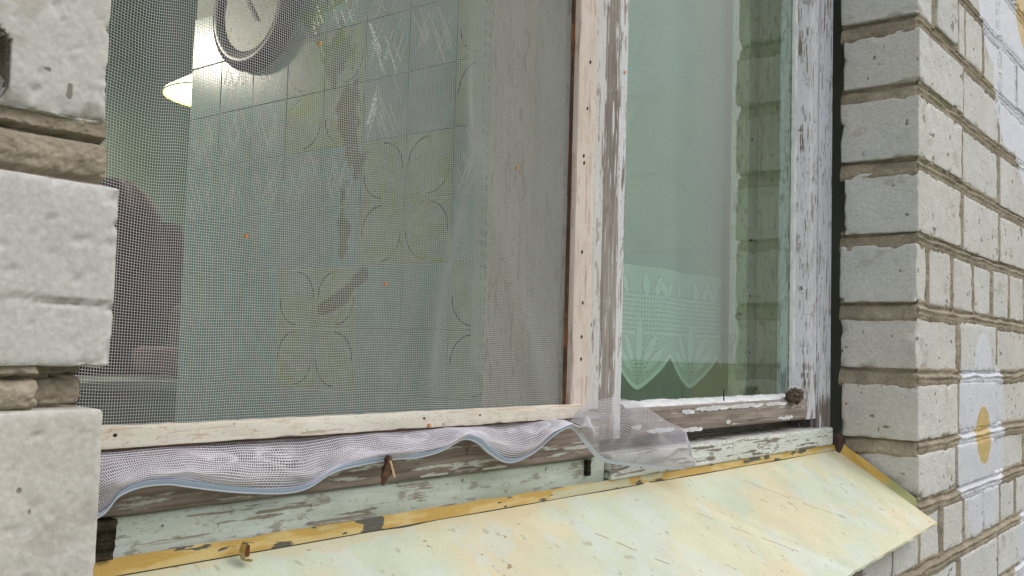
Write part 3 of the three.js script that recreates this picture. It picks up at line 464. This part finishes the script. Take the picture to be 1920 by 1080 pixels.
// ---------------------------------------------------------------- small things on the frame and sill
const lump = (s, r, seed, col, f = 90) => block(0, 0, 0, ...s, { step: Math.min(...s) / 5, r0: r, chip: r, rough: r * 0.7, freq: f, seed });
{
  const c = thing('dry_leaf_curl', 'small dry brown curled leaf caught on the blue hem of the net', 'dry leaf', [-0.954, 1.412, -0.088]);
  const g = grid(12, 12, (a, b) => { const t = (a - 0.5) * 4.4 + b * 0.9, l = (b - 0.5) * 0.02, r = 0.0035 * Math.pow(Math.sin(Math.PI * (0.12 + 0.8 * b)), 0.7) * (1 + 0.6 * n3(a * 5, b * 5, 2)); return [Math.cos(t) * r - l * 0.3 + 0.0016 * n3(b * 6, 2, a * 3), -l + 0.002 * n3(a * 7, 4, b), Math.sin(t) * r]; }); part('leaf', g, std(0x5c4230, 0.9, { side: THREE.DoubleSide }), c);
  const g2 = grid(8, 8, (a, b) => { const t = (a - 0.3) * 3, l = (b - 0.5) * 0.012; return [0.003 + Math.cos(t) * 0.002 + l * 0.4, 0.001 - l, 0.002 + Math.sin(t) * 0.002]; }); part('stem_end', g2, std(0xb9a27c, 0.85), c);
  const d = thing('mud_nest', 'brown crumbly mud wasp nest in the lower corner of the right pane', 'wasp nest', [-0.172, 1.4475, -0.114]);
  for (const [x, y, z, q, col] of [[0, 0, 0, 0.0095, 0x584a40], [0.008, 0.001, 0.001, 0.0075, 0x4e4138], [-0.007, -0.003, 0.001, 0.006, 0x5f5044], [0.003, -0.008, 0.002, 0.004, 0x4a3d35]]) { const g = mergeVertices(new THREE.IcosahedronGeometry(q, 12).deleteAttribute('normal').deleteAttribute('uv')), p = g.attributes.position; for (let i = 0; i < p.count; i++) { const k = 1 + 0.95 * fbm3(p.getX(i) * 220 + x * 900, p.getY(i) * 220, p.getZ(i) * 220, 4); p.setXYZ(i, p.getX(i) * k * 1.15, p.getY(i) * k, p.getZ(i) * k); } g.computeVertexNormals(); g.translate(x, y, z); part('lump', g, std(col, 0.95), d); }
  single('bent_nail', new THREE.CylinderGeometry(0.0007, 0.0009, 0.014, 8), mNail, 'thin rusty nail standing upright on the rail below the right pane', 'nail', [-0.375, 1.452, -0.117]);
  const s = thing('tin_lug', 'small curled tin tab with a brown lump for its dark hole at the left of the yellow sill edge', 'tin tab', [-1.056, 1.368, -0.1035]);
  const cg = grid(20, 4, (a, b) => { const t = a * 4.4 + 0.9; return [Math.cos(t) * 0.0042, Math.sin(t) * 0.0062, (b - 0.5) * 0.006]; }); part('tab', cg, mYellow, s); const hb = lump([0.005, 0.008, 0.003], 0.001, 5); hb.translate(0, 0, -0.002); part('hole_fill', hb, mHoleFill, s);  // brown lump stands for the dark hollow inside the curl
  const w = thing('dark_block', 'dark rough block at the left end of the sill board', 'dark block', [-1.1465, 1.385, -0.1165]); part('block', block(0, 0, 0, 0.0135, 0.023, 0.01, { step: 0.0014, r0: 0.001, chip: 0.006, rough: 0.0012, freq: 160, seed: 8 }), mDarkBlock, w);  // small dark rough block at the end of the board
  const w2 = thing('dark_block', 'dark block standing for the shaded notch between the left sill board and the white right strip', 'dark block', [-0.6605, 1.388, -0.1165]); part('block', block(0, 0, 0, 0.006, 0.015, 0.005, { step: 0.001, r0: 0.0008, chip: 0.004, rough: 0.001, freq: 200, seed: 6 }), mDarkBlock, w2);  // dark block painted in for the shade of the notch between the boards
  const crumb = (x, y, z, k, where) => single('orange_crumb', block(0, 0, 0, 0.0024, 0.0032, 0.002, { step: 0.0006, r0: 0.0006, chip: 0.0008, rough: 0.0005, freq: 500, seed: k }), std(0xc98a4a, 0.8), where, 'crumb', [x, y, z], 'orange crumbs on the net and frame');
  crumb(-1.059, 1.568, -0.116, 1, 'orange crumb on the left of the net, below the clock'); crumb(-0.934, 1.5455, -0.116, 2, 'orange crumb near the middle of the net'); crumb(-1.0055, 1.7095, -0.116, 3, 'orange crumb high on the net beside the clock');
  crumb(-0.7816, 1.6585, -0.116, 4, 'brownish orange crumb on the net in front of the inner mullion'); crumb(-0.5995, 1.7895, -0.1232, 5, 'yellow orange crumb on the white stile at upper middle'); crumb(-0.895, 1.4395, -0.1035, 6, 'orange crumb under the edge of the horizontal lath');
}

// ---------------------------------------------------------------- lace curtain
{
  const cur = thing('lace_curtain', 'sheer pale curtain with scalloped lace hem hanging behind the right pane', 'curtain');
  const CX0 = -0.652, CX1 = -0.058, CW = CX1 - CX0, CY0 = 1.44, CH = 0.5, W = 1400, H = 1180;
  const cv = document.createElement('canvas'); cv.width = W; cv.height = H; const g = cv.getContext('2d');
  const X = (x) => (x - CX0) / CW * W, Y = (y) => H - (y - CY0) / CH * H, K = W / CW;
  const gray = (a) => `rgb(${a},${a},${a})`;
  g.fillStyle = gray(96); g.fillRect(0, 0, W, H);
  g.fillStyle = gray(172); g.fillRect(0, Y(1.618), W, H);                                         // lace band
  g.fillStyle = gray(236);
  for (let y = 1.528; y < 1.582; y += 0.0062) g.fillRect(0, Y(y), W, 0.0026 * K);
  g.fillStyle = gray(62);
  for (let y = 1.5305; y < 1.582; y += 0.0062) for (let x = CX0; x < CX1; x += 0.0058) { g.beginPath(); g.ellipse(X(x), Y(y + 0.0012), 0.0014 * K, 0.0012 * K, 0, 0, 7); g.fill(); }
  const leaf = (x, y, deg, L, w, a) => { g.save(); g.translate(X(x), Y(y)); g.rotate(-deg * Math.PI / 180); g.fillStyle = gray(a); g.beginPath(); g.ellipse(L * K / 2, 0, L * K / 2, w * K / 2, 0, 0, 7); g.fill(); g.fillStyle = gray(52); for (let t = 0.1; t < 1; t += 0.12) for (const s of [-1, 1]) { g.beginPath(); g.arc(t * L * K, s * w * K * 0.62 * Math.sin(Math.PI * t) + s * 0.0012 * K, 0.0011 * K, 0, 7); g.fill(); } g.restore(); };
  for (let k = 0; k < 5; k++) {
    const tx = -0.1572 - k * 0.1435;
    for (const [a, l] of [[90, 0.07], [62, 0.058], [118, 0.058], [40, 0.05], [140, 0.05]]) leaf(tx + Math.cos(a * Math.PI / 180) * 0.016, 1.466 + Math.sin(a * Math.PI / 180) * 0.012, a, l, 0.012, 222);
    for (const [dx, a] of [[0.03, 70], [0.05, 40], [-0.03, 112], [0.012, 95], [0.06, 135]]) leaf(tx + dx, 1.578, a, 0.03, 0.012, 218);
    g.fillStyle = gray(52); for (let r = 0; r < 7; r++) for (let i = -r; i <= r; i += 2) { g.beginPath(); g.arc(X(tx + i * 0.0022), Y(1.458 + r * 0.0052), 0.0011 * K, 0, 7); g.fill(); }
  }
  const yb = (x) => { const t = ((x + 0.1572) / 0.1435), f = Math.abs(t - Math.round(t)) * 2; return 1.447 + 0.047 * Math.pow(f, 1.15) + (f < 0.14 ? 0.002 * (0.14 - f) / 0.14 : 0); };
  g.strokeStyle = gray(242); g.lineWidth = 0.006 * K; g.beginPath(); for (let x = CX0; x < CX1; x += 0.002) { x === CX0 ? g.moveTo(X(x), Y(yb(x) + 0.003)) : g.lineTo(X(x), Y(yb(x) + 0.003)); } g.stroke();
  g.fillStyle = gray(150); g.fillRect(0, 0, 0.03 * K, H); g.fillRect(W - 0.006 * K, 0, 0.006 * K, H);
  g.fillStyle = gray(30); for (let y = CY0; y < CY0 + CH; y += 0.0125) for (const x of [0.0185, 0.0265]) { g.beginPath(); g.ellipse(x * K, Y(y), 0.0022 * K, 0.0034 * K, 0, 0, 7); g.fill(); }
  const src = g.getImageData(0, 0, W, H).data, al = new Uint8Array(W * H * 4);
  for (let j = 0; j < H; j++) for (let i = 0; i < W; i++) { const o = ((H - 1 - j) * W + i) * 4, v = src[o] + vn(i * 0.9, j * 0.9) * 14 + vn(i * 0.05, j * 0.7) * 8, q = (j * W + i) * 4; al[q] = al[q + 1] = al[q + 2] = clamp(v, 0, 255); al[q + 3] = 255; }
  const at = dt(W, H, al, false, null, THREE.MirroredRepeatWrapping);
  const m = new THREE.MeshPhysicalMaterial({ color: new THREE.Color().setRGB(0.66, 0.76, 0.72), roughness: 0.95, transmission: 0.35, thickness: 0, alphaMap: at, transparent: true, side: THREE.DoubleSide });
  const cloth = grid(240, 60, (a, b) => {
    const x = CX0 + CW * a, lo = yb(x), y = lo + (2.44 - lo) * b * b * 0.4 + (2.44 - lo) * b * 0.6;
    const z = -0.278 + 0.009 * Math.sin(x * 42 + 0.6 * Math.sin(y * 3)) * (0.5 + 0.5 * b) + 0.006 * n3(x * 9, y * 3, 1); return [x, y, z];
  }, (a, b, p) => [a, (p[1] - CY0) / CH]);
  part('cloth', cloth, m, cur);
  part('rod', (() => { const c = new THREE.CylinderGeometry(0.006, 0.006, 0.68, 12); c.rotateZ(Math.PI / 2); c.translate(-0.35, 2.445, -0.278); return c; })(), std(0xd8d4c8, 0.5), cur);
}

// ---------------------------------------------------------------- kitchen behind the window
const mGreen = surf(256, 256, 2, 2, (x, y) => { const a = fb(x * 5, y * 5, 4) * 10; return { c: [70 + a, 92 + a, 78 + a], h: 0.5 + fb(x * 20, y * 20, 3) * 0.4 }; }, { bump: 0.002, rough: 0.35 });
const mCeil = std(new THREE.Color().setRGB(0.62, 0.66, 0.6), 0.8), mFloor = std(new THREE.Color().setRGB(0.16, 0.1, 0.06), 0.6);
const bg = (x0, x1, y0, y1, z0, z1) => boxUV(x1 - x0, y1 - y0, z1 - z0, 'x', 0.001);
const sbox = (name, m, x0, x1, y0, y1, z0, z1) => structure(name, bg(x0, x1, y0, y1, z0, z1), m, [(x0 + x1) / 2, (y0 + y1) / 2, (z0 + z1) / 2]);
sbox('kitchen_floor', mFloor, -2.8, 2.0, 0.36, 0.46, -4.0, -0.42);
sbox('kitchen_ceiling', mCeil, -2.8, 2.0, 3.4, 3.5, -4.0, -0.42);
sbox('kitchen_back_wall', mGreen, -2.8, 2.0, 0.46, 3.4, -3.9, -3.8);
sbox('kitchen_left_wall', mCeil, -2.9, -2.8, 0.46, 3.4, -3.9, -0.42);
sbox('kitchen_right_wall', mGreen, 1.9, 2.0, 0.46, 3.4, -3.8, -2.0);
const tw = sbox('tiled_wall', mCeil, 0.1305, 1.9, 0.46, 3.4, -2.083, -0.42);
{
  const TP = 0.1505, tg = new RoundedBoxGeometry(0.1482, 0.1482, 0.0065, 2, 0.0014); tg.rotateY(-Math.PI / 2);
  const stain = (z, y) => { // olive brown blotches run down one column of tiles
    const runs = [[[-1.53, 2.4, 0.075], [-1.47, 2.29, 0.07], [-1.42, 2.2, 0.05], [-1.385, 2.12, 0.042], [-1.385, 2.05, 0.04], [-1.36, 1.97, 0.04], [-1.395, 1.89, 0.036], [-1.395, 1.8, 0.032], [-1.385, 1.725, 0.016]], [[-1.305, 1.662, 0.022], [-1.37, 1.62, 0.018], [-1.46, 1.578, 0.016]]];
    let v = -1; for (const run of runs) for (let i = 0; i < run.length - 1; i++) { const [az, ay, aw] = run[i], [bz, by, bw] = run[i + 1], dz = bz - az, dy = by - ay, t = clamp(((z - az) * dz + (y - ay) * dy) / (dz * dz + dy * dy)); v = Math.max(v, 1 - Math.hypot(z - az - dz * t, y - ay - dy * t) / (aw + (bw - aw) * t)); }
    return sstep(0.3, 0.62, 0.75 * Math.max(-0.5, v) + 1.7 * fb(z * 15 + 3, y * 13 + 2, 5) + 0.12) * sstep(-0.5, 0.1, v);
  };
  const NT = 11, N = 144, Z0 = -2.083, YT = 2.289 + TP, rt = rng(11), kinds = [];
  for (let row = 0; row < NT; row++) for (let col = 0; col < NT; col++) { // glaze of each tile: 0 plain, 1 scored, 2 and 3 printed with arcs
    const rr = row - 1, pair = (col >= 3 && col <= 4) || (col >= 7 && col <= 8), decor = (pair && (rr === 0 || rr === 1 || rr === 4 || rr === 5)) || (((col >= 5 && col <= 6) || col >= 9) && (rr === 2 || rr === 3));
    const r = Math.floor(rt() * 90), lines = Array.from({ length: 16 }, () => [0.15 + rt() * 0.7, 0.2 + rt() * 0.6, 0.1 + rt() * 0.25, ((rt() < 0.5 ? 62 : 112) + rt() * 8) * Math.PI / 180]);
    kinds.push({ k: decor ? 2 + ((col + row) % 2) : (row <= 3 && rt() < 0.75 ? 1 : 0), r, lines, stain: col >= 3 && col <= 5 && row <= 7 });
  }
  const mTile = surf(N * NT, N * NT, NT, NT, (u, v) => {
    const col = Math.min(NT - 1, Math.floor(u)), vr = Math.min(NT - 1, Math.floor(v)), row = NT - 1 - vr, a = u - col, b = v - vr, { k: kind, r, lines, stain: st } = kinds[row * NT + col];
    let c = kind >= 2 ? [160, 180, 150] : [140 + (r % 3) * 5, 176, 176], h = 0.5; const f = fb(a * 6 + r, b * 6, 4) * 14; c = c.map((q) => q + f);
    if (kind === 1) for (const [x, y, l, q] of lines) { const dx = a - x, dy = b - y, s = dx * Math.cos(q) + dy * Math.sin(q), t = -dx * Math.sin(q) + dy * Math.cos(q); if (Math.abs(s) < l && Math.abs(t) < 0.011) { c = mix(c, [204, 212, 208], 0.7); h = 0.85; } }
    if (kind >= 2) {
      const fx = kind === 2 ? a : 1 - a, d1 = Math.hypot(fx - 0.52, b - 0.52), d2 = Math.hypot(fx - 0.48, b - 0.48), dash = vn(a * 44, b * 44) > -0.55;
      if (dash && ((fx > 0.5 && b > 0.5 && Math.abs(d1 - 0.42) < 0.011) || (fx < 0.5 && b < 0.5 && Math.abs(d2 - 0.42) < 0.011))) { c = [58, 62, 54]; h = 0.35; }
      const bl = fb(a * 4 + r * 3, b * 4 + 2, 3); c = mix(c, [156, 170, 110], sstep(0.1, 0.32, bl) * 0.75);
    }
    if (st) { const sy = YT - TP * NT + v * TP; c = mix(c, sy > 2.2 ? [98, 132, 52] : [98, 102, 48], stain(Z0 + u * TP, sy) * 0.8); }
    return { c, h };
  }, { bump: 0.0008, rough: 0.2, specularIntensity: 0.38 });
  for (let row = 0; row < NT; row++) for (let col = 0; col < NT; col++) {
    const zc = Z0 + (col + 0.5) * TP, yc = YT - TP * (row + 0.5), g = tg.clone(), p = g.attributes.position, uv = g.attributes.uv;
    for (let i = 0; i < p.count; i++) uv.setXY(i, col + clamp(p.getZ(i) / 0.1482 + 0.5, 0.01, 0.99), NT - 1 - row + clamp(p.getY(i) / 0.1482 + 0.5, 0.01, 0.99));
    const t = part('tile', g, mTile, tw); t.position.set(0.1273 - (0.1305 + 1.9) / 2, yc - (0.46 + 3.4) / 2, zc - (-2.083 - 0.42) / 2); t.rotation.set((rt() - 0.5) * 0.004, 0, (rt() - 0.5) * 0.006);
  }
}
{ // wall clock on the tiles
  const c = thing('wall_clock', 'round dark red brown wall clock with flowered face high on the kitchen tiles', 'clock', [0.122, 2.405, -1.765]);
  const rim = new THREE.LatheGeometry([[0.12, 0.028], [0.128, 0.036], [0.15, 0.042], [0.168, 0.034], [0.175, 0.016], [0.172, 0.0]].map(([a, b]) => new THREE.Vector2(a, b)), 64); rim.rotateZ(Math.PI / 2); part('rim', rim, std(0x2a1513, 0.25, { specularIntensity: 0.5 }), c);
  const W = 256, cv = document.createElement('canvas'); cv.width = cv.height = W; const g = cv.getContext('2d'), r = rng(4);
  g.fillStyle = '#7f8c7c'; g.fillRect(0, 0, W, W); for (let i = 0; i < 26; i++) { g.fillStyle = ['#7a3e3e', '#66853a', '#8f9c8c', '#7d8f4a', '#8a4a48'][Math.floor(r() * 5)]; g.globalAlpha = 0.75; g.beginPath(); g.ellipse(r() * W, r() * W, 8 + r() * 34, 8 + r() * 26, r() * 3, 0, 7); g.fill(); }
  g.globalAlpha = 1; g.fillStyle = '#26221e'; g.font = 'bold 22px sans-serif'; g.textAlign = 'center'; g.textBaseline = 'middle'; for (let i = 1; i <= 12; i++) { const a = i * Math.PI / 6; g.fillText(String(i), W / 2 + Math.sin(a) * 102, W / 2 - Math.cos(a) * 102); }
  const tx = new THREE.CanvasTexture(cv); tx.colorSpace = THREE.SRGBColorSpace; const f = new THREE.CircleGeometry(0.124, 48); f.rotateY(-Math.PI / 2); f.translate(-0.029, 0, 0); part('face', f, new THREE.MeshPhysicalMaterial({ map: tx, roughness: 0.4 }), c);
  for (const [l, w, a] of [[0.07, 0.007, 2.5], [0.1, 0.005, -0.6]]) { const h = new THREE.BoxGeometry(0.0012, l, w); h.translate(0, l / 2 - 0.012, 0); h.rotateX(a); h.translate(-0.0325 - w * 0.2, 0, 0); part('hand', h, std(0x1c1816, 0.5), c); }
}
{ // glowing pendant lamp in the passage past the tiled wall
  const L = [0.85, 2.5, -3.0], lamp = thing('pendant_lamp', 'lit white cone shaped pendant lamp showing past the edge of the tiled wall', 'lamp', L);
  const cone = new THREE.LatheGeometry([[0.03, 0.13], [0.06, 0.125], [0.235, 0.012], [0.24, 0.0]].map(([a, b]) => new THREE.Vector2(a, b)), 48);
  part('lamp_shade', cone, new THREE.MeshStandardMaterial({ color: 0xffffff, emissive: new THREE.Color(1.0, 1.0, 0.9), emissiveIntensity: 3.2, side: THREE.DoubleSide }), lamp);
  const rim = new THREE.TorusGeometry(0.239, 0.004, 8, 48); rim.rotateX(Math.PI / 2); part('shade_rim', rim, std(0xb8c04a, 0.5), lamp);
  part('cord', P3(new THREE.CylinderGeometry(0.004, 0.004, 0.77, 8), 0, 0.51, 0), std(0xdddddd, 0.6), lamp);
  const pl = new THREE.PointLight(0xfff6dc, 1.6); pl.position.set(0, -0.06, 0); pl.castShadow = true; pl.shadow.radius = 4; pl.name = 'lamp_light'; lamp.add(pl);
}
{ // lit globe on the kitchen ceiling, out of view: its light shines on the glazed tiles and the clock rim
  const lamp = thing('ceiling_lamp', 'lit white glass globe lamp on the kitchen ceiling, above the view', 'lamp', [-0.875, 2.84, -3.5]);
  part('lamp_globe', new THREE.SphereGeometry(0.11, 32, 20), new THREE.MeshStandardMaterial({ color: 0xffffff, emissive: new THREE.Color(1, 0.98, 0.9), emissiveIntensity: 2.2 }), lamp);
  part('lamp_base', P3(new THREE.CylinderGeometry(0.012, 0.03, 0.46, 24), 0, 0.33, 0), std(0xdedad0, 0.5), lamp);
  const pl = new THREE.PointLight(0xfff4e0, 5.4); pl.shadow.radius = 5; pl.castShadow = true; pl.name = 'globe_light'; lamp.add(pl);
}
{ // dark garment hanging in the passage and what stands under it
  const k = thing('hanging_coat', 'dark maroon coat hanging in the dim passage behind the left of the net', 'coat', [0.3, 1.3, -2.85]);
  const g = grid(60, 40, (a, b) => { const t = a * Math.PI * 2, h = b, sh = Math.pow(Math.sin(Math.min(1, (1 - h) * 3.2) * Math.PI / 2), 0.7), w = (0.07 + 0.17 * sh + 0.05 * (1 - h)), d = 0.05 + 0.07 * sh; const f = 1 + 0.07 * Math.sin(t * 7 + h * 3) + 0.05 * n3(a * 9, h * 5, 2); return [Math.cos(t) * w * f, h * 0.82 - 0.06, Math.sin(t) * d * f]; });
  part('coat_body', g, std(new THREE.Color().setRGB(0.05, 0.015, 0.022), 0.95), k);
  const s = grid(30, 20, (a, b) => { const t = a * Math.PI * 2, r = 0.055 * (1 + 0.1 * n3(a * 6, b * 4, 1)); return [0.2 + b * 0.08 + Math.cos(t) * r, 0.62 - b * 0.5, 0.05 + Math.sin(t) * r]; }); part('sleeve', s, std(new THREE.Color().setRGB(0.045, 0.014, 0.022), 0.95), k);
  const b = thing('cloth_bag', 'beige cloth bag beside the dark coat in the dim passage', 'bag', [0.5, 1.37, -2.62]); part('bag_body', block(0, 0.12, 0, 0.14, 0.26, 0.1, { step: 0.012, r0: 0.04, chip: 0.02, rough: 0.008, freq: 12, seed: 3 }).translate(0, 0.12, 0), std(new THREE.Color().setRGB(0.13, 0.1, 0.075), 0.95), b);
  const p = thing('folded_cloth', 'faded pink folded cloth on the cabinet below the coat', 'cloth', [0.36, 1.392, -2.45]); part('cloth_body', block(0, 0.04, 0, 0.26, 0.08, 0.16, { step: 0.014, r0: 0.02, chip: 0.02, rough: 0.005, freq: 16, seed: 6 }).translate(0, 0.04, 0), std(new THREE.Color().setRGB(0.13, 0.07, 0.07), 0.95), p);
  const cb = thing('kitchen_cabinet', 'grey green kitchen cabinet low behind the left of the net', 'cabinet', [0.3, 0.46, -2.6]); part('cabinet_body', P3(boxUV(1.4, 0.88, 0.56, 'x', 0.006), 0, 0.44, 0), mGreen, cb); part('cabinet_top', P3(boxUV(1.46, 0.03, 0.62, 'x', 0.006), 0, 0.896, 0), std(new THREE.Color().setRGB(0.16, 0.19, 0.17), 0.7), cb);
  part('cabinet_door', P3(boxUV(0.66, 0.8, 0.018, 'x', 0.004), -0.34, 0.44, 0.291), mGreen, cb); part('cabinet_door', P3(boxUV(0.66, 0.8, 0.018, 'x', 0.004), 0.34, 0.44, 0.291), mGreen, cb);
}
renderer.render(scene, camera);
